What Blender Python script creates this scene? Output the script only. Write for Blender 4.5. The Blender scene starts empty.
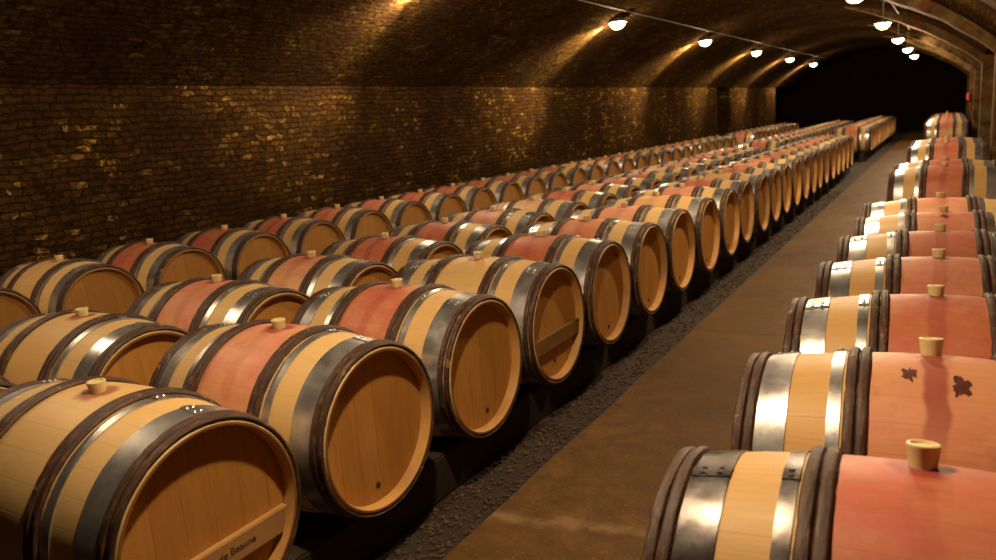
import bpy, bmesh, math, random
from mathutils import Vector, Matrix, noise
PI = math.pi
random.seed(7)
C = bpy.context.scene.collection
S = bpy.context.scene

# ------------------------------------------------------------------ measures
Z0 = 1.45            # camera height above the walkway
RB, RE, HL = 0.3275, 0.282, 0.445      # barrel bilge radius, end radius, half length
ZC = Z0 - 0.972      # axis height of every barrel
SP = 0.6866          # spacing of the barrels
WL, WR = -5.9, 0.52  # faces of the wall with the bricks / of the pilasters
YE = 37.0

# ------------------------------------------------------------------ helpers
def link(o, parent=None):
    C.objects.link(o)
    if parent: o.parent = parent
    return o
def obj(name, bm, mat, parent=None, smooth=False, auto=None):
    me = bpy.data.meshes.new(name); bm.to_mesh(me); bm.free()
    for m in (mat if isinstance(mat, (list, tuple)) else [mat]): me.materials.append(m)
    if smooth or auto:
        for p in me.polygons: p.use_smooth = True
    if auto:
        me.set_sharp_from_angle(angle=math.radians(auto))
    return link(bpy.data.objects.new(name, me), parent)
def tag(o, label=None, cat=None, group=None, kind=None):
    if label: o['label'] = label
    if cat: o['category'] = cat
    if group: o['group'] = group
    if kind: o['kind'] = kind
    return o
def struct(name, bm, mat, **k):
    return tag(obj(name, bm, mat, **k), kind='structure')
def empty(name, loc, rz=0):
    o = bpy.data.objects.new(name, None); C.objects.link(o)
    o.location = loc; o.rotation_euler = (0, 0, rz); o.empty_display_size = .1
    return o
def box(bm, a, b):
    x0, y0, z0 = a; x1, y1, z1 = b
    v = [bm.verts.new(p) for p in ((x0,y0,z0),(x1,y0,z0),(x1,y1,z0),(x0,y1,z0),(x0,y0,z1),(x1,y0,z1),(x1,y1,z1),(x0,y1,z1))]
    for q in ((3,2,1,0),(4,5,6,7),(0,1,5,4),(1,2,6,5),(2,3,7,6),(3,0,4,7)): bm.faces.new([v[i] for i in q])
    return v
def quad(bm, *p):
    return bm.faces.new([bm.verts.new(q) for q in p])
def lathe_x(bm, prof, n=64, mi=0, closed=False, rot=0.0):
    """profile of (x, r) turned about the X axis"""
    rings = []
    for x, r in prof:
        rings.append([bm.verts.new((x, r*math.sin(rot+2*PI*k/n), r*math.cos(rot+2*PI*k/n))) for k in range(n)])
    pairs = list(zip(rings, rings[1:]))
    if closed: pairs.append((rings[-1], rings[0]))
    for a, b in pairs:
        for k in range(n):
            f = bm.faces.new((a[k], b[k], b[(k+1)%n], a[(k+1)%n])); f.material_index = mi
    return rings
def lathe_z(bm, prof, n=32, c=(0,0), mi=0, cap0=False, cap1=False):
    rings = []
    for r, z in prof:
        rings.append([bm.verts.new((c[0]+r*math.cos(2*PI*k/n), c[1]+r*math.sin(2*PI*k/n), z)) for k in range(n)])
    for a, b in zip(rings, rings[1:]):
        for k in range(n):
            f = bm.faces.new((a[k], a[(k+1)%n], b[(k+1)%n], b[k])); f.material_index = mi
    if cap0: f = bm.faces.new(rings[0][::-1]); f.material_index = mi
    if cap1: f = bm.faces.new(rings[-1]); f.material_index = mi

# ------------------------------------------------------------------ node helper
class N:
    def __init__(s, name):
        s.m = bpy.data.materials.new(name); s.m.use_nodes = True
        s.t = s.m.node_tree; s.b = s.t.nodes['Principled BSDF']
    def n(s, typ, ins=None, **props):
        nd = s.t.nodes.new('ShaderNode'+typ)
        for k, v in props.items(): setattr(nd, k, v)
        for k, v in (ins or {}).items():
            if hasattr(v, 'is_linked') or isinstance(v, bpy.types.NodeSocket): s.t.links.new(v, nd.inputs[k])
            else: nd.inputs[k].default_value = v
        return nd
    def math(s, op, a, b=0.0, c=None, clamp=False):
        nd = s.t.nodes.new('ShaderNodeMath'); nd.operation = op; nd.use_clamp = clamp
        for i, v in enumerate([a, b] + ([c] if c is not None else [])):
            if isinstance(v, bpy.types.NodeSocket): s.t.links.new(v, nd.inputs[i])
            else: nd.inputs[i].default_value = v
        return nd.outputs[0]
    def map(s, v, a, b, c=0.0, d=1.0, smooth=True):
        nd = s.n('MapRange', {0: v, 1: a, 2: b, 3: c, 4: d}); nd.clamp = True
        if smooth: nd.interpolation_type = 'SMOOTHSTEP'
        return nd.outputs[0]
    def noise(s, vec, scale, detail=3.0, rough=0.55, w=None, dist=0.0):
        nd = s.n('TexNoise', {'Vector': vec, 'Scale': scale, 'Detail': detail, 'Roughness': rough, 'Distortion': dist})
        if w is not None:
            nd.noise_dimensions = '4D'; s.t.links.new(w, nd.inputs['W'])
        return nd.outputs['Fac']
    def mix(s, f, a, b, mode='MIX'):
        nd = s.t.nodes.new('ShaderNodeMix'); nd.data_type = 'RGBA'; nd.blend_type = mode; nd.clamp_factor = True
        for i, v in ((0, f), (6, a), (7, b)):
            if isinstance(v, bpy.types.NodeSocket): s.t.links.new(v, nd.inputs[i])
            elif i == 0: nd.inputs[0].default_value = v
            else: nd.inputs[i].default_value = (*v, 1)
        return nd.outputs[2]
    def ramp(s, v, *st):
        nd = s.n('ValToRGB', {0: v}); e = nd.color_ramp.elements
        while len(e) < len(st): e.new(0.5)
        for i, (p, c) in enumerate(st): e[i].position = p; e[i].color = (*c, 1)
        return nd.outputs[0]
    def xyz(s, v):
        nd = s.n('SeparateXYZ', {0: v}); return nd.outputs
    def comb(s, x, y, z):
        nd = s.n('CombineXYZ', {}); 
        for i, v in enumerate((x, y, z)):
            if isinstance(v, bpy.types.NodeSocket): s.t.links.new(v, nd.inputs[i])
            else: nd.inputs[i].default_value = v
        return nd.outputs[0]
    def vmul(s, v, k):
        nd = s.n('VectorMath', {0: v, 1: k}, operation='MULTIPLY'); return nd.outputs[0]
    def coord(s, which='Object'): return s.n('TexCoord').outputs[which]
    def bump(s, h, st, dist=0.01, normal=None):
        ins = {'Height': h, 'Strength': st, 'Distance': dist}
        if normal is not None: ins['Normal'] = normal
        return s.n('Bump', ins).outputs[0]
    def out(s, color=None, rough=None, normal=None, metal=None, spec=None):
        for k, v in (('Base Color', color), ('Roughness', rough), ('Normal', normal), ('Metallic', metal), ('Specular IOR Level', spec)):
            if v is None: continue
            if isinstance(v, bpy.types.NodeSocket): s.t.links.new(v, s.b.inputs[k])
            else: s.b.inputs[k].default_value = (*v, 1) if isinstance(v, tuple) else v
        return s.m

# ------------------------------------------------------------------ materials
def mat_staves():
    m = N('oak_staves'); P = m.coord(); x, y, z = m.xyz(P)
    inf = m.n('ObjectInfo'); col = m.n('SeparateColor', {0: inf.outputs['Color']}); rnd = inf.outputs['Random']
    stain, cover, drip = col.outputs[0], col.outputs[1], col.outputs[2]; tone = inf.outputs['Alpha']
    ang = m.math('ARCTAN2', y, z)
    t = m.math('MULTIPLY_ADD', ang, 27/(2*PI), m.math('MULTIPLY', rnd, 3.0))
    fl = m.math('FLOOR', t); fr = m.math('FRACT', t)
    cell = m.n('TexWhiteNoise', {'Vector': m.comb(fl, m.math('MULTIPLY', rnd, 91.0), 0.0)}, noise_dimensions='3D').outputs['Value']
    seam = m.math('MINIMUM', fr, m.math('SUBTRACT', 1.0, fr))
    seamM = m.map(seam, 0.0, 0.022, 1.0, 0.0)
    gv = m.comb(m.math('MULTIPLY', x, 2.0), m.math('MULTIPLY', ang, 8.0), m.math('MULTIPLY', cell, 20.0))
    grain = m.noise(gv, 6.0, 5.0, 0.65, w=m.math('MULTIPLY', rnd, 50.0))
    blot = m.noise(P, 5.0, 3.0, 0.6, w=m.math('MULTIPLY', rnd, 30.0))
    c = m.ramp(grain, (0.25, (0.54, 0.30, 0.09)), (0.55, (0.66, 0.39, 0.135)), (0.8, (0.74, 0.47, 0.19)))
    c = m.mix(m.math('MULTIPLY', cell, 0.40), c, (0.60, 0.345, 0.12))
    # paler, yellower staves on some barrels
    c = m.mix(m.math('MULTIPLY', tone, 0.60), c, (0.86, 0.62, 0.29))
    # wine stain on the bilge between the hoops
    ax = m.math('ABSOLUTE', x)
    band = m.map(ax, 0.142, 0.156, 1.0, 0.0)
    top = m.math('COSINE', ang)
    n1 = m.noise(m.comb(m.math('MULTIPLY', x, 3.0), ang, 0.0), 2.2, 4.0, 0.65, w=m.math('MULTIPLY', rnd, 17.0))
    reach = m.math('ADD', m.math('ADD', top, m.math('MULTIPLY', m.math('SUBTRACT', n1, 0.5), 1.5)), m.math('ADD', m.math('MULTIPLY_ADD', cover, 2.2, -1.45), m.math('MULTIPLY', cell, 0.35)))
    sm = m.math('MULTIPLY', m.map(reach, -0.35, 0.85), m.math('MULTIPLY', band, stain))
    edge = m.map(ax, 0.05, 0.15, 0.72, 1.0)
    sm = m.math('MULTIPLY', sm, m.map(n1, 0.25, 0.7, 0.7, 1.0))
    pink = m.mix(m.math('MULTIPLY', m.map(n1, 0.4, 0.75), 0.6), (0.74, 0.20, 0.185), (0.50, 0.05, 0.085))
    pink = m.mix(m.math('MULTIPLY', cell, 0.25), pink, (0.80, 0.33, 0.25))
    pink = m.mix(m.map(stain, 0.80, 1.0, 0.0, 0.9), pink, (0.50, 0.062, 0.050))
    n4 = m.noise(m.comb(m.math('MULTIPLY', x, 5.0), m.math('MULTIPLY', ang, 2.2), 0.0), 3.0, 4.0, 0.7, w=m.math('MULTIPLY', rnd, 37.0))
    pink = m.mix(m.map(n4, 0.52, 0.72, 0.0, 0.55), pink, (0.46, 0.035, 0.055))
    sm = m.math('MULTIPLY', sm, m.map(n4, 0.25, 0.5, 0.62, 1.0))
    c2 = m.mix(m.math('MULTIPLY', sm, 0.86), c, pink)
    # run of spilt wine below the bung
    wob = m.math('MULTIPLY', m.math('SUBTRACT', m.noise(m.comb(0.0, ang, 0.0), 1.6, 2.0, 0.5, w=m.math('MULTIPLY', rnd, 23.0)), 0.5), 0.09)
    dx = m.math('ABSOLUTE', m.math('SUBTRACT', x, wob))
    dm = m.math('MULTIPLY', m.map(dx, 0.018, 0.032, 1.0, 0.0), m.map(top, 0.2, 0.75))
    spot = m.map(m.math('SUBTRACT', m.n('VectorMath', {0: m.comb(x, y, 0.0)}, operation='LENGTH').outputs['Value'],
                 m.math('MULTIPLY', m.noise(P, 22.0, 3.0, 0.6), 0.05)), 0.018, 0.045, 1.0, 0.0)
    spot = m.math('MULTIPLY', spot, m.map(z, 0.0, 0.1))
    dm = m.math('MAXIMUM', m.math('MULTIPLY', m.math('MULTIPLY', dm, drip), 0.75), m.math('MULTIPLY', spot, 0.75))
    c2 = m.mix(dm, c2, (0.27, 0.03, 0.035))
    # grime blots
    c2 = m.mix(m.map(blot, 0.62, 0.82, 0.0, 0.35), c2, (0.23, 0.10, 0.035))
    fine = m.noise(P, 60.0, 3.0, 0.7)
    c2 = m.mix(m.map(fine, 0.66, 0.8, 0.0, 0.35), c2, (0.20, 0.09, 0.03))
    c2 = m.mix(m.math('MULTIPLY', m.math('MULTIPLY', seamM, 0.30), m.map(blot, 0.35, 0.6, 0.3, 1.0)), c2, (0.14, 0.06, 0.02))
    rr_ = m.n('VectorMath', {0: m.comb(0.0, y, z)}, operation='LENGTH').outputs['Value']
    inn = m.math('MULTIPLY', m.map(rr_, 0.2775, 0.2795, 1.0, 0.0), 0.85)
    c2 = m.mix(inn, c2, m.mix(m.map(blot, 0.35, 0.65), (0.42, 0.20, 0.05), (0.60, 0.31, 0.085)))
    c2 = m.mix(m.math('MULTIPLY', m.map(ax, HL-0.0025, HL-0.0015), 0.8), c2, (0.17, 0.075, 0.025))  # end faces darkened: rim shade painted in over weathered end grain
    h = m.math('SUBTRACT', m.math('MULTIPLY', grain, 0.3), m.math('MULTIPLY', seamM, 0.4))
    return m.out(c2, m.map(grain, 0.2, 0.8, 0.42, 0.62), m.bump(h, 0.35, 0.002), spec=0.4)
def mat_head():
    m = N('oak_head'); P = m.coord(); x, y, z = m.xyz(P)
    rnd = m.n('ObjectInfo').outputs['Random']
    t = m.math('MULTIPLY_ADD', y, 11.0, m.math('MULTIPLY', rnd, 2.0))
    fl = m.math('FLOOR', t); fr = m.math('FRACT', t)
    cell = m.n('TexWhiteNoise', {'Vector': m.comb(fl, m.math('MULTIPLY', rnd, 77.0), 0.0)}, noise_dimensions='3D').outputs['Value']
    seam = m.map(m.math('MINIMUM', fr, m.math('SUBTRACT', 1.0, fr)), 0.0, 0.025, 1.0, 0.0)
    grain = m.noise(m.comb(m.math('MULTIPLY', cell, 9.0), m.math('MULTIPLY', y, 14.0), m.math('MULTIPLY', z, 1.6)), 4.0, 5.0, 0.65, w=m.math('MULTIPLY', rnd, 40.0))
    c = m.ramp(grain, (0.2, (0.40, 0.17, 0.032)), (0.5, (0.52, 0.245, 0.052)), (0.8, (0.60, 0.31, 0.08)))
    c = m.mix(m.math('MULTIPLY', cell, 0.5), c, (0.42, 0.175, 0.035))
    c = m.mix(m.math('MULTIPLY', seam, 0.45), c, (0.22, 0.09, 0.02))
    h = m.math('SUBTRACT', m.math('MULTIPLY', grain, 0.3), seam)
    return m.out(c, 0.5, m.bump(h, 0.3, 0.002), spec=0.35)
def mat_metal():
    m = N('galvanised_hoop'); P = m.coord(); inf = m.n('ObjectInfo'); rnd = inf.outputs['Random']
    col = m.n('SeparateColor', {0: inf.outputs['Color']}); dark = col.outputs[0]
    x, y, z = m.xyz(P)
    n1 = m.noise(P, 9.0, 4.0, 0.6, w=m.math('MULTIPLY', rnd, 20.0)); n2 = m.noise(P, 70.0, 3.0, 0.6)
    c = m.ramp(n1, (0.3, (0.42, 0.41, 0.41)), (0.7, (0.70, 0.69, 0.70)))
    c = m.mix(m.map(n2, 0.6, 0.75, 0.0, 0.5), c, (0.20, 0.16, 0.12))
    c = m.mix(m.math('MULTIPLY', m.math('SUBTRACT', 1.0, dark), m.map(n1, 0.35, 0.62, 1.0, 0.72)), c, (0.06, 0.042, 0.035))
    return m.out(c, m.map(n1, 0.3, 0.7, 0.26, 0.42), m.bump(m.math('ADD', n1, m.math('MULTIPLY', n2, 0.15)), 0.25, 0.004), metal=0.82)
def mat_willow():
    m = N('chestnut_bark'); P = m.coord(); rnd = m.n('ObjectInfo').outputs['Random']; x, y, z = m.xyz(P)
    ang = m.math('ARCTAN2', y, z)
    v = m.comb(m.math('MULTIPLY', x, 60.0), m.math('MULTIPLY', ang, 3.0), m.math('MULTIPLY', rnd, 30.0))
    n1 = m.noise(v, 2.0, 4.0, 0.65); n2 = m.noise(P, 26.0, 4.0, 0.6, w=m.math('MULTIPLY', rnd, 11.0))
    c = m.ramp(n1, (0.3, (0.022, 0.008, 0.005)), (0.55, (0.070, 0.028, 0.014)), (0.8, (0.26, 0.13, 0.055)))
    c = m.mix(m.map(n2, 0.60, 0.70, 0.0, 0.7), c, (0.40, 0.22, 0.09))
    c = m.mix(m.map(n2, 0.30, 0.42, 0.6, 0.0), c, (0.03, 0.015, 0.01))
    return m.out(c, 0.6, m.bump(m.math('ADD', n1, n2), 0.6, 0.004), spec=0.6)
def mat_plain(name, c, rough=0.5, metal=0.0, sss=0.0, nscale=None, var=0.3):
    m = N(name); P = m.coord()
    n = m.noise(P, nscale or 20.0, 3.0, 0.6)
    cc = m.mix(m.map(n, 0.3, 0.7, 0.0, var), c, tuple(k*0.45 for k in c))
    if sss:
        m.b.inputs['Subsurface Weight'].default_value = sss; m.b.inputs['Subsurface Radius'].default_value = (0.02, 0.012, 0.005)
        m.b.inputs['Subsurface Scale'].default_value = 0.5
    return m.out(cc, rough, m.bump(n, 0.15, 0.003), metal=metal)
def mat_brick(name, mode):
    """rough cellar masonry: courses run along Y; mode 0 = upright wall, 1 = vault (uses UV: along, across), 2 = end wall"""
    m = N(name)
    if mode == 1: v = m.coord('UV')
    else:
        x, y, z = m.xyz(m.coord())
        v = m.comb(y if mode == 0 else x, z, 0.0)
    P = m.coord()
    w = m.n('TexNoise', {'Vector': P, 'Scale': 3.0, 'Detail': 3.0}).outputs['Color']
    off = m.n('VectorMath', {0: w, 1: (0.5, 0.5, 0.5)}, operation='SUBTRACT').outputs[0]
    v2 = m.n('VectorMath', {0: v, 1: m.vmul(off, (0.16, 0.09, 0.0))}, operation='ADD').outputs[0]
    w3 = m.n('TexNoise', {'Vector': P, 'Scale': 17.0, 'Detail': 4.0, 'Roughness': 0.65}).outputs['Color']
    off3 = m.n('VectorMath', {0: w3, 1: (0.5, 0.5, 0.5)}, operation='SUBTRACT').outputs[0]
    v2 = m.n('VectorMath', {0: v2, 1: m.vmul(off3, (0.10, 0.045, 0.0))}, operation='ADD').outputs[0]
    br = m.n('TexBrick', {'Vector': v2, 'Color1': (0, 0, 0, 1), 'Color2': (1, 1, 1, 1), 'Mortar': (0.5, 0.5, 0.5, 1), 'Scale': 1.0,
                          'Mortar Size': 0.008, 'Mortar Smooth': 0.6, 'Brick Width': 0.13, 'Row Height': 0.056})
    br.offset = 0.5
    cell = m.n('SeparateColor', {0: br.outputs['Color']}).outputs[0]; mort = br.outputs['Fac']
    n1 = m.noise(P, 1.3, 4.0, 0.6); n2 = m.noise(P, 14.0, 4.0, 0.65); n3 = m.noise(P, 55.0, 3.0, 0.6)
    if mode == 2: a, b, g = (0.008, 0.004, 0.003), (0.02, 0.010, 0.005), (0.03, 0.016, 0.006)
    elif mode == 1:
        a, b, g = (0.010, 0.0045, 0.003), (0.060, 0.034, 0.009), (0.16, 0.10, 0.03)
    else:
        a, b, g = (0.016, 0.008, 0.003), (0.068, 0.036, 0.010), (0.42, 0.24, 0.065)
    c = m.mix(m.map(n2, 0.3, 0.7), a, b)
    c = m.mix(m.math('MULTIPLY', cell, 0.5), c, b)
    # paler chipped brick faces, scattered in patches
    pn = m.map(n1, 0.42, 0.62)
    chip = m.math('MULTIPLY', m.map(cell, 0.66, 0.86), m.map(m.noise(v2, 17.0, 4.0, 0.7), 0.46, 0.66))
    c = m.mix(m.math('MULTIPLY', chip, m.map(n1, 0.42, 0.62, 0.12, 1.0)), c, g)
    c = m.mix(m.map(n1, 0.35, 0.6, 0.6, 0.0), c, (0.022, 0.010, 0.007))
    c = m.mix(m.math('MULTIPLY', mort, 0.62), c, (0.018, 0.009, 0.005))
    h = m.math('ADD', m.math('MULTIPLY', m.math('SUBTRACT', 1.0, mort), 0.8), m.math('ADD', m.math('MULTIPLY', n2, 0.9), m.math('ADD', m.math('MULTIPLY', cell, 0.5), m.math('MULTIPLY', n3, 0.3))))
    return m.out(c, m.map(n2, 0.3, 0.7, 0.7, 0.95), m.bump(h, 1.0, 0.030), spec=0.0)
def mat_walk():
    m = N('worn_concrete'); P = m.coord(); x, y, z = m.xyz(P)
    n1 = m.noise(P, 1.2, 5.0, 0.6); n2 = m.noise(P, 9.0, 5.0, 0.7); n3 = m.noise(P, 70.0, 3.0, 0.7)
    c = m.ramp(n1, (0.3, (0.12, 0.058, 0.017)), (0.5, (0.165, 0.085, 0.027)), (0.72, (0.22, 0.118, 0.04)))
    c = m.mix(m.map(n2, 0.35, 0.7, 0.6, 0.0), c, (0.075, 0.04, 0.018))
    c = m.mix(m.map(n3, 0.58, 0.74, 0.0, 0.6), c, (0.33, 0.20, 0.085))
    c = m.mix(m.map(n3, 0.28, 0.42, 0.5, 0.0), c, (0.06, 0.028, 0.009))
    # pale stripe across the walk near the front
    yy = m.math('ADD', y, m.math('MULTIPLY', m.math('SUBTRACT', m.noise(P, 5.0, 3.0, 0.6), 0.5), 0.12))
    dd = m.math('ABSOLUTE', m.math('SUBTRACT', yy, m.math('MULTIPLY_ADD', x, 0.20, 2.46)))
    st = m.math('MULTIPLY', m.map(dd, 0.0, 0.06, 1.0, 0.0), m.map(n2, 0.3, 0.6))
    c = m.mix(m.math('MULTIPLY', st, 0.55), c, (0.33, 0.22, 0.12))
    # casting joints across the walk
    fy = m.math('FRACT', m.math('MULTIPLY', y, 0.31)); j = m.map(m.math('ABSOLUTE', m.math('SUBTRACT', fy, 0.5)), 0.0, 0.004, 1.0, 0.0)
    c = m.mix(m.math('MULTIPLY', j, 0.4), c, (0.05, 0.028, 0.012))
    h = m.math('ADD', m.math('MULTIPLY', n2, 1.0), m.math('SUBTRACT', m.math('MULTIPLY', n3, 0.5), m.math('MULTIPLY', j, 1.0)))
    return m.out(c, m.map(n2, 0.3, 0.7, 0.5, 0.8), m.bump(h, 0.5, 0.008), spec=0.12)
def mat_ground():
    m = N('dark_gravel_ground'); P = m.coord()
    vo = m.n('TexVoronoi', {'Vector': P, 'Scale': 70.0}); n1 = m.noise(P, 3.0, 4.0, 0.6)
    c = m.mix(m.n('SeparateColor', {0: vo.outputs['Color']}).outputs[0], (0.018, 0.009, 0.004), (0.048, 0.025, 0.011))
    c = m.mix(m.map(n1, 0.3, 0.7, 0.6, 0.0), c, (0.03, 0.017, 0.01))
    return m.out(c, 0.8, m.bump(m.math('SUBTRACT', 1.0, vo.outputs['Distance']), 0.5, 0.006))
def mat_emit(name, c, s):
    m = N(name); m.b.inputs['Emission Color'].default_value = (*c, 1); m.b.inputs['Emission Strength'].default_value = s
    return m.out(c, 0.4)
M_ST, M_HD, M_ME, M_WI = mat_staves(), mat_head(), mat_metal(), mat_willow()
M_BU = mat_plain('bung_silicone', (0.78, 0.64, 0.32), 0.45, sss=0.25, var=0.15)
M_TAP = mat_plain('tap_hole_dark', (0.03, 0.015, 0.01), 0.7)
M_BAR = mat_plain('head_bar_oak', (0.50, 0.27, 0.10), 0.5, nscale=8.0)
M_SHADEBAR = mat_plain('shaded_head_bar', (0.26, 0.13, 0.03), 0.5, nscale=12.0, var=0.6)  # head bar with its shade put into a darker brown
M_INK = mat_plain('burnt_lettering', (0.05, 0.02, 0.01), 0.7)
M_SPOT = mat_plain('dried_wine', (0.10, 0.018, 0.014), 0.6)
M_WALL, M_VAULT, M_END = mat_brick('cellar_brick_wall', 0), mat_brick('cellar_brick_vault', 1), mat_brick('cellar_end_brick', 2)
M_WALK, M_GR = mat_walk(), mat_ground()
def mat_rib():
    m = N('rough_rib_stone'); P = m.coord(); x, y, z = m.xyz(P)
    n1 = m.noise(P, 3.5, 5.0, 0.65, dist=0.4); n2 = m.noise(P, 16.0, 4.0, 0.7)
    c = m.ramp(n1, (0.32, (0.030, 0.015, 0.007)), (0.48, (0.105, 0.062, 0.022)), (0.62, (0.16, 0.10, 0.038)), (0.75, (0.24, 0.16, 0.07)))
    c = m.mix(m.map(m.noise(P, 2.2, 4.0, 0.6, dist=0.6), 0.52, 0.66, 0.0, 0.75), c, (0.13, 0.042, 0.012))
    jn = m.math('ABSOLUTE', m.math('SUBTRACT', m.math('FRACT', m.math('MULTIPLY', m.math('ADD', z, x), 2.6)), 0.5))
    c = m.mix(m.map(jn, 0.0, 0.03, 0.55, 0.0), c, (0.02, 0.01, 0.005))
    return m.out(c, 0.9, m.bump(m.math('ADD', n1, n2), 0.9, 0.04), spec=0.1)
M_RIB = mat_rib()
M_RAIL = mat_plain('stillage_timber', (0.035, 0.022, 0.014), 0.9, nscale=10.0, var=0.6)
M_PEB = mat_plain('pebble_stone', (0.11, 0.065, 0.032), 0.85, nscale=4.0, var=0.8)
M_SH = mat_plain('enamel_shade', (0.30, 0.27, 0.22), 0.4, metal=0.3)
M_BULB = mat_emit('lamp_glass_lit', (1.0, 0.80, 0.52), 30.0)
M_CAB = mat_plain('dusty_cable', (0.16, 0.12, 0.08), 0.6)
M_RED = mat_plain('red_enamel', (0.75, 0.04, 0.02), 0.4, var=0.1)

# ------------------------------------------------------------------ barrel meshes
def rad(x): return RE + (RB-RE)*(1-(abs(x)/HL)**2.0)
def me_from(name, bm, mats, auto=40):
    me = bpy.data.meshes.new(name); bmesh.ops.recalc_face_normals(bm, faces=bm.faces[:]); bm.to_mesh(me); bm.free()
    for m in mats: me.materials.append(m)
    for p in me.polygons: p.use_smooth = True
    me.set_sharp_from_angle(angle=math.radians(auto))
    return me
HR, REC = 0.264, 0.042    # head radius and recess
def stave_bm(n=72, k=14, bm=None):
    bm = bm or bmesh.new()
    out = [(-HL+2*HL*i/(2*k), rad(-HL+2*HL*i/(2*k))) for i in range(2*k+1)]
    out[0] = (-HL+0.006, out[0][1]); out[-1] = (HL-0.006, out[-1][1])
    prof = [(-HL+REC+0.02, HR), (-HL+0.012, HR+0.002), (-HL, HR+0.007), (-HL, RE-0.005)] + out + [(HL, RE-0.005), (HL, HR+0.007), (HL-0.012, HR+0.002), (HL-REC-0.02, HR)]
    lathe_x(bm, prof, n)
    return bm
def head_bm(s, n=48, bm=None, mi=0):
    bm = bm or bmesh.new(); x = s*(HL-REC)
    prof = [(x-s*0.02, HR-0.001), (x, HR-0.001), (x, 0.17), (x, 0.085)]
    r = lathe_x(bm, prof, n, mi)
    f = bm.faces.new(r[-1]); f.material_index = mi
    return bm
def metal_bm(x0, x1, n=72, plate=True, bm=None, mi=0, a0=0.16):
    bm = bm or bmesh.new(); t = 0.0035
    sub = 3; xs = [x0+(x1-x0)*i/sub for i in range(sub+1)]
    prof = [(x, rad(x)+t) for x in xs] + [(x, rad(x)-0.002) for x in reversed(xs)]
    lathe_x(bm, prof, n, mi, closed=True)
    if plate:   # riveted lap of the band
        def pt(x, a, e):
            r = rad(x)+e; return (x, r*math.sin(a), r*math.cos(a))
        na = 4; aw = 0.055
        for e0, e1 in ((t, t+0.0035),):
            g = [[bm.verts.new(pt(xs[0] if i == 0 else xs[-1], a0+aw*(2*j/na-1), e1)) for i in (0, 1)] for j in range(na+1)]
            h = [[bm.verts.new(pt(xs[0] if i == 0 else xs[-1], a0+aw*(2*j/na-1), e0-0.001)) for i in (0, 1)] for j in range(na+1)]
            for j in range(na):
                bm.faces.new((g[j][0], g[j][1], g[j+1][1], g[j+1][0]))
                bm.faces.new((g[j][0], g[j+1][0], h[j+1][0], h[j][0])); bm.faces.new((g[j][1], h[j][1], h[j+1][1], g[j+1][1]))
            bm.faces.new((g[0][0], h[0][0], h[0][1], g[0][1])); bm.faces.new((g[-1][0], g[-1][1], h[-1][1], h[-1][0]))
        w = abs(x1-x0)
        spots = [(x0+(x1-x0)*q, a0+d) for q in ((0.28, 0.72) if w > 0.05 else (0.5,)) for d in (-0.03, 0.03)]
        for x, a in spots:
            c = Vector(pt(x, a, t+0.0035)); nrm = Vector((0, math.sin(a), math.cos(a)))
            tx = Vector((1, 0, 0)); ty = nrm.cross(tx)
            r1 = [bm.verts.new(c+tx*0.0065*math.cos(2*PI*k/8)+ty*0.0065*math.sin(2*PI*k/8)) for k in range(8)]
            r2 = [bm.verts.new(c+nrm*0.004+tx*0.0035*math.cos(2*PI*k/8)+ty*0.0035*math.sin(2*PI*k/8)) for k in range(8)]
            for k in range(8): bm.faces.new((r1[k], r1[(k+1)%8], r2[(k+1)%8], r2[k]))
            bm.faces.new(r2)
    for f in bm.faces: f.material_index = mi if mi else f.material_index
    return bm
def willow_bm(xc, seed, w=0.0125, t=0.0095, n=96, k=8, bm=None, mi=0, plain=False):
    """split chestnut cane bent round the barrel: uneven, with knots and dark bindings"""
    bm = bm or bmesh.new(); rr = random.Random(seed)
    knots = [rr.uniform(-PI, PI) for _ in range(7)]; ties = [rr.uniform(0.1, 0.9), rr.uniform(-0.9, -0.1), rr.uniform(-2.8, 2.8)]
    rings = []
    for j in range(n):
        a = 2*PI*j/n
        aa = (a+PI) % (2*PI)-PI
        s = 1+0.10*noise.noise(Vector((math.cos(a)*2.5, math.sin(a)*2.5, seed*1.7)))
        dx = 0 if plain else 0.0022*noise.noise(Vector((math.cos(a)*2, math.sin(a)*2, seed*3.1+9)))
        for q in knots:
            s += 0.16*math.exp(-((aa-q)/0.03)**2)
        if not plain:
            for q in ties:
                if abs(aa-q) < 0.022: s *= 0.84
        r0 = rad(xc)+t*0.75
        ring = []
        for i in range(k):
            b = 2*PI*i/k
            rrad = r0+t*s*math.sin(b); x = xc+dx+w*min(s, 1.12)*math.cos(b)
            ring.append(bm.verts.new((x, rrad*math.sin(a), rrad*math.cos(a))))
        rings.append(ring)
    for j in range(n):
        A, B = rings[j], rings[(j+1) % n]
        for i in range(k):
            f = bm.faces.new((A[i], A[(i+1) % k], B[(i+1) % k], B[i])); f.material_index = mi
    return bm
def bung_bm(s=1.0, bm=None, mi=0, zo=RB):
    bm = bm or bmesh.new()
    lathe_z(bm, [(0.020*s, zo-0.012), (0.0245*s, zo+0.028*s), (0.0255*s, zo+0.031*s), (0.0255*s, zo+0.035*s), (0.0235*s, zo+0.0365*s), (0.020*s, zo+0.0365*s), (0.018*s, zo+0.032*s)], 28, mi=mi, cap0=True, cap1=True)
    return bm
END_W = (0.4325, 0.4065)              # end canes
QTR_W = (0.1485, 0.1765)              # canes beside the bilge
METALS = ((0.318, 0.391), (0.196, 0.226))
ME = {}
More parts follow.
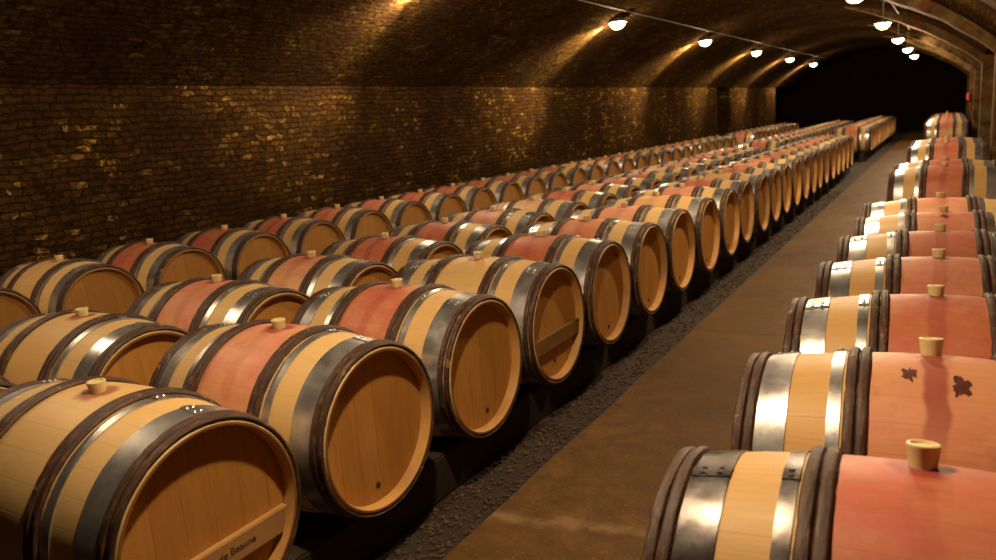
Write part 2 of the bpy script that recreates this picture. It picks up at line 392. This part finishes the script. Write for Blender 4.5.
for lod, (n, kk, wn) in enumerate(((88, 14, 112), (40, 7, 48))):
    d = {}
    d['staves'] = me_from('staves', stave_bm(n, kk), [M_ST])
    d['heads'] = [me_from('head', head_bm(s, n), [M_HD]) for s in (1, -1)]
    d['metal'] = [[me_from('metal_hoop', metal_bm(s*a, s*b, n, lod == 0, a0=v), [M_ME]) for s in (1, -1) for a, b in METALS] for v in (0.16, -0.30)]
    d['willow'] = [[me_from('willow_hoop', willow_bm(s*x, v*31+i+(7 if s > 0 else 0), 0.0126 if x > 0.3 else 0.0130, 0.0088, wn, 8 if lod == 0 else 6), [M_WI]) for s in (1, -1) for i, x in enumerate(END_W+QTR_W)] for v in range(3)]
    d['bung'] = me_from('bung', bung_bm(), [M_BU])
    ME[lod] = d
# far barrels: the same shape with all its materials in one mesh
def far_mesh(v):
    bm = bmesh.new(); stave_bm(32, 6, bm)
    for s in (1, -1):
        head_bm(s, 32, bm, 1)
        for a, b in METALS: 
            x0, x1 = s*a, s*b; xs = (x0, (x0+x1)/2, x1)
            lathe_x(bm, [(x, rad(x)+0.0035) for x in xs]+[(x, rad(x)-0.002) for x in reversed(xs)], 32, 2, closed=True)
        for i, x in enumerate(END_W+QTR_W): willow_bm(s*x, v*13+i, 0.0126 if x > 0.3 else 0.0130, 0.0088, 32, 6, bm, 3, plain=True)
    bung_bm(1.0, bm, 4)
    return me_from('wine_barrel', bm, [M_ST, M_HD, M_ME, M_WI, M_BU])
FAR = [far_mesh(v) for v in range(2)]

rb = random.Random(21)
def stain_set(kind=None):
    """(stain, cover, drip, paleness)"""
    if kind == 'tan': return (0.10, 0.35, 0.0, 0.75)
    if kind == 'pale': return (0.35, 0.30, 0.15, 0.6)
    if kind == 'pink': return (0.86, 0.50, 0.25, 0.75)
    if kind == 'rose': return (0.96, 0.66, 0.3, 0.55)
    if kind == 'red': return (1.0, 0.95, 0.45, 0.2)
    if kind == 'orange': return (0.62, 0.62, 0.9, 0.15)
LOOK = {'tan': 'tan oak barrel', 'pale': 'pale pinkish oak barrel', 'pink': 'pink-stained oak barrel', 'rose': 'rose-banded oak barrel',
        'red': 'red-stained oak barrel', 'orange': 'orange wine-streaked oak barrel'}
def barrel(loc, kind, label, group, lod=0, metal=0.95, bs=1.0, tilt=None, taps=True, col=None):
    base = (loc[0], loc[1], loc[2]-RB)
    cset = list(col or stain_set(kind))
    cset = [min(1, max(0, c+rb.uniform(-.07, .07))) for c in cset]
    tl = rb.uniform(-0.05, 0.05) if tilt is None else tilt
    if lod == 2:
        o = link(bpy.data.objects.new('wine_barrel', rb.choice(FAR))); o.location = loc; o.rotation_euler = (tl, 0, 0 if rb.random() < .5 else PI)
        o.color = cset
        return tag(o, label, 'barrel', group)
    r = empty('wine_barrel', base); tag(r, label, 'barrel', group)
    d = ME[lod]
    def part(name, me, rx=tl, color=None, label=None):
        p = link(bpy.data.objects.new(name, me), r); p.location = (0, 0, RB); p.rotation_euler = (rx, 0, 0)
        if color: p.color = color
        if label: p['label'] = label
        return p
    part('staves', d['staves'], color=cset)
    ha = rb.uniform(-0.12, 0.12)
    h = part('head', d['heads'][0], rx=ha); part('head', d['heads'][1], rx=rb.uniform(-0.3, 0.3))
    v = rb.randrange(2)
    for me in d['metal'][v]: part('metal_hoop', me, color=(metal, metal, metal, 1))
    v = rb.randrange(3)
    for me in d['willow'][v]: part('willow_hoop', me, rx=tl)
    b = part('bung', d['bung']); b.scale = (bs, bs, 1+(bs-1)*0.25); b.location.z -= 0.004
    return r, h

# ------------------------------------------------------------------ the rows of barrels
ORD = ['first','second','third','fourth','fifth','sixth','seventh','eighth','ninth','tenth','eleventh','twelfth','thirteenth','fourteenth','fifteenth',
       'sixteenth','seventeenth','eighteenth','nineteenth','twentieth','twenty-first','twenty-second','twenty-third','twenty-fourth','twenty-fifth',
       'twenty-sixth','twenty-seventh','twenty-eighth']
def kind_rand(w): 
    ks = list(w); return rb.choices(ks, [w[k] for k in ks])[0]
rows = {
 'A': dict(x=-1.613-HL, y=0.4294+SP, n=23, y2=20.7, n2=15, where='row bordering the walkway', far='far walkway-side block',
           k=['tan','pink','rose','tan','rose','pink','pink','pale','pink','rose','pale','rose','pink','pink','rose','pink','pale'],
           w={'pink':5,'rose':3,'pale':3,'tan':1}),
 'B': dict(x=-3.156, y=1.7108-SP, n=19, y2=15.4, n2=19, where='middle row', far='far block of the middle row',
           k=['tan','tan','pink','pink','red','rose','pink','pale','red','pink','pink','rose','pale','pink'],
           w={'pink':5,'rose':3,'pale':3,'tan':1}),
 'C': dict(x=-5.186, y=2.7299-SP, n=27, y2=22.6, n2=11, where='row along the brick wall', far='far block by the brick wall',
           k=['tan','tan','rose','rose','red','rose','rose','rose','rose','rose','rose','rose'],
           w={'rose':5,'red':2,'pale':2,'tan':2}),
 'R': dict(x=-0.014, y=1.376, n=7, where='row beside the pilasters',
           k=['rose','orange','red','orange','red','pink','pink'], w={'red':1}),
}
near = {}
for key, r in rows.items():
    for i in range(r['n']):
        y = r['y']+SP*i
        k = r['k'][i] if i < len(r['k']) else kind_rand(r['w'])
        lod = 0 if y < (7 if key != 'C' else 7) else (1 if y < 22 else 2)
        x = r['x'] + (0 if (i < 5) else rb.uniform(-0.012, 0.012))
        label = LOOK[k] + ', ' + ORD[i] + ' from the front in the ' + r['where']
        metal = 0.95 if key != 'R' else 1.0
        col = None
        if key == 'R' and i == 0: metal = 0.12; label = 'rose-red oak barrel with blackened iron bands, frontmost of the row beside the pilasters'
        if key == 'A' and i == 0: label = 'tan oak barrel with lettered bar on its head, frontmost of the row bordering the walkway'
        if key == 'R' and i == 1: label = 'orange oak barrel with a wine-run and dark splashes, second in the row beside the pilasters'
        if key == 'A' and i == 3: label = 'tan oak barrel with shade-darkened bar across its head, fourth in the row bordering the walkway'
        if key == 'R' and i == 0: col = (0.92, 0.66, 0.25, 0.1)
        if key == 'R' and i == 1: col = (0.66, 0.78, 1.0, 0.0)
        if key == 'R' and i == 3: col = (0.78, 0.75, 0.3, 0.0)
        bs = 1.12 if key == 'R' and i < 2 else 1.0
        if key == 'R' and i == 0: y += 0.0
        tl = 0.0 if i < 2 else None
        if key == 'R': tl = (-0.19, -0.19, -0.12, -0.10, -0.12, -0.10, -0.08)[i]
        dz = -0.008 if key == 'R' else 0.0
        near[key, i] = barrel((x, y, ZC+dz), k, label, 'oak barrels in the ' + r['where'], lod, metal, bs, tilt=tl, col=col)
        if key == 'R': near[key, i][0].rotation_euler = (0, 0, 0.05)
    for i in range(r.get('n2', 0)):
        k = kind_rand({'rose': 4, 'pink': 2, 'tan': 1}) if i else 'rose'
        barrel((r['x']+rb.uniform(-.012, .012), r['y2']+SP*i, ZC), k, LOOK[k]+', '+ORD[i]+' from the passage in the '+r['far'],
               'oak barrels in the '+r['far'], 2)
for bi, (y0, n, nm) in enumerate(((7.95, 2, 'first short block beyond the pilaster row'), (11.55, 3, 'second short block beyond the pilaster row'), (20.9, 13, 'last block at the pilaster side'))):
    for i in range(n):
        k = ('red', 'red', 'rose')[bi] if i == 0 else kind_rand({'rose': 3, 'red': 2})
        lod = 1 if bi < 2 else 2
        barrel((-0.0165+(0 if bi < 2 else -0.03), y0+SP*i, ZC), k, LOOK[k]+', '+ORD[i]+' in the '+nm, 'oak barrels in the '+nm, lod)

# lettered bar on the frontmost head, plain bar on the fourth, plugs in others
def head_bar(h, label, z=-0.062, hgt=0.075, mat=M_BAR):
    bm = bmesh.new(); x0, x1 = HL-REC-0.001, HL-REC+0.024
    zt, zb = z, z-hgt
    yt, yb = math.sqrt((HR-0.004)**2-zt*zt), math.sqrt((HR-0.004)**2-zb*zb)
    f = [(-yt, zt), (yt, zt), (yb, zb), (-yb, zb)]
    a = [bm.verts.new((x0, p, q)) for p, q in f]; b = [bm.verts.new((x1, p, q)) for p, q in f]
    bm.faces.new(b); bm.faces.new(a[::-1])
    for i in range(4): bm.faces.new((a[i], a[(i+1) % 4], b[(i+1) % 4], b[i]))
    bmesh.ops.recalc_face_normals(bm, faces=bm.faces[:])
    bmesh.ops.bevel(bm, geom=bm.edges[:], offset=0.003, segments=2, affect='EDGES')
    p = obj('head_bar', bm, mat, h); p['label'] = label
    return p
h1 = near['A', 0][1]; h1.rotation_euler = (0, 0, 0)
head_bar(h1, 'flat oak bar with dark burnt lettering')
cu = bpy.data.curves.new('lettering', 'FONT'); cu.body = 'Caves de Beaune'; cu.size = 0.030; cu.align_x = 'CENTER'; cu.extrude = 0.0006
cu.materials.append(M_INK)
tmp = link(bpy.data.objects.new('lettering_curve', cu)); bpy.context.view_layer.update()
tme = bpy.data.meshes.new_from_object(tmp.evaluated_get(bpy.context.evaluated_depsgraph_get())); bpy.data.objects.remove(tmp)
to = link(bpy.data.objects.new('lettering', tme), h1); to.matrix_local = Matrix.Translation((HL-REC+0.0242, 0.02, -0.108)) @ Matrix(((0,0,1,0),(1,0,0,0),(0,1,0,0),(0,0,0,1)))
h4 = near['A', 3][1]; h4.rotation_euler = (0, 0, 0)
head_bar(h4, 'bar across the head, shade painted into its brown', -0.035, 0.075, M_SHADEBAR)
def tap(h, y, z):
    bm = bmesh.new(); x = HL-REC
    r = lathe_x(bm, [(x-0.004, 0.011), (x+0.002, 0.011), (x+0.004, 0.008)], 14); bm.faces.new(r[-1])
    for v in bm.verts: v.co.y += y; v.co.z += z
    bmesh.ops.recalc_face_normals(bm, faces=bm.faces[:])
    t = obj('tap_plug', bm, M_TAP, h); t['label'] = 'dark plug'
for i in range(1, 9): tap(near['A', i][1], random.Random(i).uniform(-0.02, 0.03), -0.205 if i != 3 else -0.19)
# dark splashes on the second barrel of the right row
def splash(parent, x, ang, s, seed):
    bm = bmesh.new(); rr = random.Random(seed); pts = []
    c = bm.verts.new((x, (rad(x)+0.0012)*math.sin(ang), (rad(x)+0.0012)*math.cos(ang)))
    n = 44
    for k in range(n):
        q = s*(0.75+0.62*noise.noise(Vector((math.cos(2*PI*k/n)*1.9, math.sin(2*PI*k/n)*1.9, seed*2.3)))+0.35*rr.random()**3); a = 2*PI*k/n
        px, pa = x+q*math.cos(a), ang+q*1.6*math.sin(a)/RB
        pts.append(bm.verts.new((px, (rad(px)+0.0010)*math.sin(pa), (rad(px)+0.0010)*math.cos(pa))))
    for k in range(n): bm.faces.new((c, pts[k], pts[(k+1) % n]))
    bmesh.ops.recalc_face_normals(bm, faces=bm.faces[:])
    p = obj('wine_splash', bm, M_SPOT, parent); p.location = (0, 0, RB); p['label'] = 'dark dried wine splash'
e = near['R', 1][0]
splash(e, -0.050, -0.26, 0.018, 3); splash(e, 0.055, -0.36, 0.022, 5)
splash(near['R', 5][0], 0.0, -0.25, 0.02, 9)

# ------------------------------------------------------------------ timber rails under the rows
dxr = 0.27
RT = RT0 = ZC-rad(dxr-0.07)-0.0045        # underside of the barrels over a rail
def rail(name, x, y0, y1, zb, label, group):
    bm = bmesh.new(); box(bm, (-0.055, 0, 0), (0.055, y1-y0, RT-zb))
    bmesh.ops.bevel(bm, geom=bm.edges[:], offset=0.008, segments=2, affect='EDGES')
    o = obj('stillage_rail', bm, M_RAIL); o.location = (x, y0, zb)
    tag(o, label, 'timber rail', group)
ZG = -0.03                     # gravel level, the walkway slab is at 0
for key, r in rows.items():
    zb = 0.0 if key == 'R' else ZG; RT = RT0-(0.008 if key == 'R' else 0)
    for s, sd in ((-1, 'far-side'), (1, 'walkway-side')) if key != 'R' else ((-1, 'walkway-side'), (1, 'pilaster-side')):
        rail('', r['x']+s*dxr, max(-0.2, r['y']-0.5), r['y']+SP*(r['n']-1)+(1.0 if key != 'R' else 0.5), zb, 'dark timber rail, '+sd+' one under the '+r['where'], 'timber rails under the barrels')
        if 'n2' in r: rail('', r['x']+s*dxr, r['y2']-0.5, r['y2']+SP*(r['n2']-1)+0.5, zb, 'dark timber rail, '+sd+' one under the '+r['far'], 'timber rails under the barrels')
for (y0, n, nm) in ((7.95, 2, 'first short block beyond the pilaster row'), (11.55, 3, 'second short block beyond the pilaster row'), (20.9, 13, 'last block at the pilaster side')):
    for s, sd in ((-1, 'walkway-side'), (1, 'pilaster-side')):
        rail('', -0.0165+s*dxr-(0.03 if y0 > 20 else 0), y0-0.45, y0+SP*(n-1)+0.45, 0.0, 'dark timber rail, '+sd+' one under the '+nm, 'timber rails under the barrels')

# ------------------------------------------------------------------ shell
YB = -2.6
bm = bmesh.new(); quad(bm, (-8, YB, ZG), (-1.0, YB, ZG), (-1.0, YE, ZG), (-8, YE, ZG)); struct('ground', bm, M_GR)
bm = bmesh.new()
ed = []; rr = random.Random(3); n = 160
top0, top1, bot = [], [], []
for i in range(n+1):
    y = YB+(YE-YB)*i/n; x = -1.46+0.0022*y+0.012*noise.noise(Vector((0, y*1.7, 0)))+0.006*noise.noise(Vector((0, y*7, 3)))
    bot.append(bm.verts.new((x-0.006, y, ZG-0.02))); top0.append(bm.verts.new((x, y, 0.0))); top1.append(bm.verts.new((1.0, y, 0.0)))
for i in range(n):
    bm.faces.new((bot[i+1], bot[i], top0[i], top0[i+1])); bm.faces.new((top0[i], top1[i], top1[i+1], top0[i+1]))
bmesh.ops.recalc_face_normals(bm, faces=bm.faces[:])
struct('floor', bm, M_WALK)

def spring(y): return Z0+0.575+0.0045*y
XM, HW, RISE = (WL+WR)/2, (WR-WL)/2, 1.28
RAD = (HW*HW+RISE*RISE)/(2*RISE)
def vz(x, y, dr=0.0):
    return spring(y)+RISE-RAD+math.sqrt((RAD-dr)**2-(x-XM)**2)
# left wall with a tall niche
NB = (22.75, 24.25)
bm = bmesh.new()
def wquad(y0, y1, x=WL): quad(bm, (x, y0, ZG), (x, y0, spring(y0)), (x, y1, spring(y1)), (x, y1, ZG))
for a, b in ((YB, NB[0]), (NB[1], 31.5)): wquad(a, b)
wquad(NB[0], NB[1], WL-1.0)
for y in NB: quad(bm, (WL-1.0, y, ZG), (WL, y, ZG), (WL, y, spring(y)), (WL-1.0, y, spring(y)))
quad(bm, (WL-1, NB[0], spring(NB[0])), (WL, NB[0], spring(NB[0])), (WL, NB[1], spring(NB[1])), (WL-1, NB[1], spring(NB[1])))
quad(bm, (WL, 31.5, ZG), (WL-2.1, 31.5, ZG), (WL-2.1, 31.5, spring(31.5)), (WL, 31.5, spring(31.5)))
quad(bm, (WL-2.1, 31.5, ZG), (WL-2.1, YE, ZG), (WL-2.1, YE, spring(YE)), (WL-2.1, 31.5, spring(31.5)))
quad(bm, (WL-2.1, 31.5, spring(31.5)), (WL-2.1, YE, spring(YE)), (WL, YE, spring(YE)), (WL, 31.5, spring(31.5)))
struct('wall_left', bm, M_WALL)
# right wall recess + soffit
bm = bmesh.new()
quad(bm, (0.95, YB, 0), (0.95, YE, 0), (0.95, YE, spring(YE)), (0.95, YB, spring(YB)))
quad(bm, (0.95, YB, spring(YB)), (0.95, YE, spring(YE)), (WR, YE, spring(YE)), (WR, YB, spring(YB)))
struct('wall_right', bm, M_WALL)
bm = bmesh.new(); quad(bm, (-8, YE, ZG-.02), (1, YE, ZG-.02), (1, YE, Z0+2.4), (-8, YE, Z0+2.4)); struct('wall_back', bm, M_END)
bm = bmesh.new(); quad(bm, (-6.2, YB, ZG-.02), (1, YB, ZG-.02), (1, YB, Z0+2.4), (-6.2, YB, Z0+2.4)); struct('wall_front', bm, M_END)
# vault
bm = bmesh.new(); uvl = bm.loops.layers.uv.new('UVMap')
na, ny = 48, 60; th = math.asin(HW/RAD); g = []
for i in range(na+1):
    a = -th+2*th*i/na
    g.append([(bm.verts.new((XM+RAD*math.sin(a), YB+(YE-YB)*j/ny, spring(YB+(YE-YB)*j/ny)+RISE-RAD+RAD*math.cos(a))), (YB+(YE-YB)*j/ny, RAD*a)) for j in range(ny+1)])
for i in range(na):
    for j in range(ny):
        q = (g[i][j], g[i][j+1], g[i+1][j+1], g[i+1][j])
        f = bm.faces.new([v[0] for v in q])
        for lp, v in zip(f.loops, q): lp[uvl].uv = v[1]
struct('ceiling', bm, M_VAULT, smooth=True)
# transverse ribs springing from the pilasters, dying into the vault, and the pilasters
RY = [2.2, 7.3, 12.35, 17.4, 22.4, 27.4, 31.6]
for q, y in enumerate(RY):
    bm = bmesh.new(); w = 0.24; m_ = 26; xa, xb = -1.9, WR; prev = None
    for i in range(m_+1):
        x = xa+(xb-xa)*i/m_; d = 0.17*min(1.0, (i/m_)*2.2)+0.004+0.02*noise.noise(Vector((x*4, y, 0)))*min(1, i/6)
        pr = [bm.verts.new(p) for p in ((x, y-w, vz(x, y-w)+0.03), (x, y-w, vz(x, y-w)-d), (x, y+w, vz(x, y+w)-d), (x, y+w, vz(x, y+w)+0.03))]
        if prev:
            for k in range(4): bm.faces.new((prev[k], prev[(k+1) % 4], pr[(k+1) % 4], pr[k]))
        else: bm.faces.new(pr)
        prev = pr
    bm.faces.new(prev[::-1]); bmesh.ops.recalc_face_normals(bm, faces=bm.faces[:])
    struct('trim_%d' % (q+1), bm, M_RIB)
    bm = bmesh.new(); box(bm, (WR-0.01, y-w-0.04, 0), (0.96, y+w+0.04, spring(y)-0.01)); 
    box(bm, (WR-0.04, y-w-0.06, spring(y)-0.14), (0.96, y+w+0.06, spring(y)-0.0))
    struct('pillar', bm, M_RIB)

# pebbles lying in the gravel strip
bm = bmesh.new(); rr = random.Random(5)
base = bmesh.new(); bmesh.ops.create_icosphere(base, subdivisions=1, radius=1.0)
bv = [v.co.copy() for v in base.verts]; bf = [[v.index for v in f.verts] for f in base.faces]; base.free()
for i in range(2600):
    y = 0.7+rr.random()**1.6*13; x = -1.485-rr.random()*0.235
    s = rr.uniform(0.004, 0.011); sx, sy, sz = s*rr.uniform(.8, 1.5), s*rr.uniform(.8, 1.5), s*rr.uniform(.5, .9); a = rr.uniform(0, PI)
    vs = [bm.verts.new((x+(c.x*sx*math.cos(a)-c.y*sy*math.sin(a)), y+(c.x*sx*math.sin(a)+c.y*sy*math.cos(a)), ZG+c.z*sz+sz*0.5)) for c in bv]
    for f in bf: bm.faces.new([vs[k] for k in f])
tag(obj('gravel', bm, M_PEB), 'loose dark gravel strip between the walkway edge and the barrels', 'gravel', kind='stuff')

# ------------------------------------------------------------------ lamps
def lamp_meshes():
    bm = bmesh.new()
    lathe_z(bm, [(0.03, 0.10), (0.065, 0.085), (0.12, 0.055), (0.155, 0.015), (0.150, 0.011), (0.115, 0.05), (0.05, 0.078), (0.0001, 0.082)], 32, cap0=True)
    sh = me_from('shade', bm, [M_SH], 50)
    bm = bmesh.new(); lathe_z(bm, [(0.0001, -0.085), (0.05, -0.077), (0.09, -0.055), (0.115, -0.02), (0.12, 0.012), (0.10, 0.035), (0.0001, 0.045)], 28)
    bu = me_from('bulb', bm, [M_BULB], 60)
    bm = bmesh.new(); lathe_z(bm, [(0.012, 0.09), (0.012, 1.0)], 12, cap0=True, cap1=True)
    return sh, bu
LSH, LBU = lamp_meshes()
def lamp(x, y, z, i, side, power):
    lab = {'wall': 'above the barrels by the brick wall', 'walk': 'above the edge of the walkway'}[side]
    r = empty('vault_lamp', (x, y, z)); tag(r, 'lit round metal-shaded lamp, '+ORD[i]+' from the front '+lab, 'lamp', 'lamps under the vault '+lab)
    link(bpy.data.objects.new('shade', LSH), r); link(bpy.data.objects.new('bulb', LBU), r)
    bm = bmesh.new(); h = vz(x, y)-z
    lathe_z(bm, [(0.011, 0.095), (0.011, h-0.012), (0.045, h-0.010), (0.045, h+0.01)], 14, cap0=True, cap1=True)
    obj('stem', bm, M_SH, r, auto=40)
    L = bpy.data.lights.new('lamp_light', 'POINT'); L.energy = power; L.color = (1.0, 0.73, 0.44); L.shadow_soft_size = 0.045
    lo = bpy.data.objects.new('lamp_light', L); link(lo, r); lo.location = (0, 0, -0.14)
    if side == 'wall' and i > 0:      # the wall-side lamps are turned towards the brick wall
        q = bpy.data.lights.new('lamp_beam', 'SPOT'); q.energy = 330 if i == 1 else 600; q.color = (1.0, 0.73, 0.40); q.spot_size = math.radians(92); q.spot_blend = 0.85; q.shadow_soft_size = 0.05
        qo = link(bpy.data.objects.new('lamp_beam', q), r); qo.location = (-0.17, 0, -0.09)
        qo.rotation_euler = Vector((-1, -0.50, -0.28)).to_track_quat('-Z', 'Y').to_euler()
    if side == 'walk': r.scale = (0.85,)*3
    return r
LP, RP = 75.0, 150.0
for i in range(7):
    lamp(-4.51, 1.49+5.0*i, Z0+1.462-0.01*0, i, 'wall', LP)
for i in range(7):
    lamp(-0.95, 1.43+4.12*i, Z0+1.14, i, 'walk', RP)
def cable(x, label):
    bm = bmesh.new(); prev = None; n = 140
    for i in range(n+1):
        y = YB+0.05+(33.5-YB)*i/n; sag = 0.0
        z = vz(x, y)-0.012
        ring = [bm.verts.new((x+0.009*math.cos(2*PI*k/6), y, z+0.009*math.sin(2*PI*k/6))) for k in range(6)]
        if prev:
            for k in range(6): bm.faces.new((prev[k], prev[(k+1) % 6], ring[(k+1) % 6], ring[k]))
        prev = ring
    tag(obj('lamp_cable', bm, M_CAB, smooth=True), label, 'cable', 'cables feeding the lamps')
cable(-4.30, 'thin cable running along the vault past the wall-side lamps')
cable(-0.90, 'thin cable running along the vault past the walkway-side lamps')

# small red call point on a far pilaster
r = empty('alarm_call_point', (WR-0.028, 27.12, Z0-0.16)); tag(r, 'small red box fixed high on a far pilaster', 'alarm box')
bm = bmesh.new(); box(bm, (-0.05, -0.11, -0.11), (0.02, 0.11, 0.11)); bmesh.ops.bevel(bm, geom=bm.edges[:], offset=0.01, segments=2, affect='EDGES'); obj('housing', bm, M_RED, r)
bm = bmesh.new(); q = lathe_x(bm, [(-0.05, 0.05), (-0.06, 0.045)], 16); bm.faces.new(q[-1]); obj('push_button', bm, M_SH, r)

# ------------------------------------------------------------------ world, camera, view
w = bpy.data.worlds.new('world'); S.world = w; w.use_nodes = True
w.node_tree.nodes['Background'].inputs[0].default_value = (0.02, 0.012, 0.01, 1); w.node_tree.nodes['Background'].inputs[1].default_value = 0.1
fw = Vector((-0.51396562, 0.83422992, -0.19974929)); ri = Vector((0.85703702, 0.5092743, -0.07827665)); up = Vector((-0.03642645, 0.21142404, 0.97671541))
cd = bpy.data.cameras.new('camera'); co = bpy.data.objects.new('camera', cd); C.objects.link(co)
co.matrix_world = Matrix(((ri.x, up.x, -fw.x, 0), (ri.y, up.y, -fw.y, 0), (ri.z, up.z, -fw.z, Z0), (0, 0, 0, 1)))
cd.sensor_width = 36; cd.lens = 740.1267/996*36; cd.clip_start = 0.02
cd.dof.use_dof = True; cd.dof.focus_distance = 2.7; cd.dof.aperture_fstop = 3.5
S.camera = co
S.view_settings.view_transform = 'Standard'; S.view_settings.look = 'None'; S.view_settings.gamma = 1; S.view_settings.use_curve_mapping = False
S.view_settings.exposure = 0.0
S.cycles.diffuse_bounces = 2
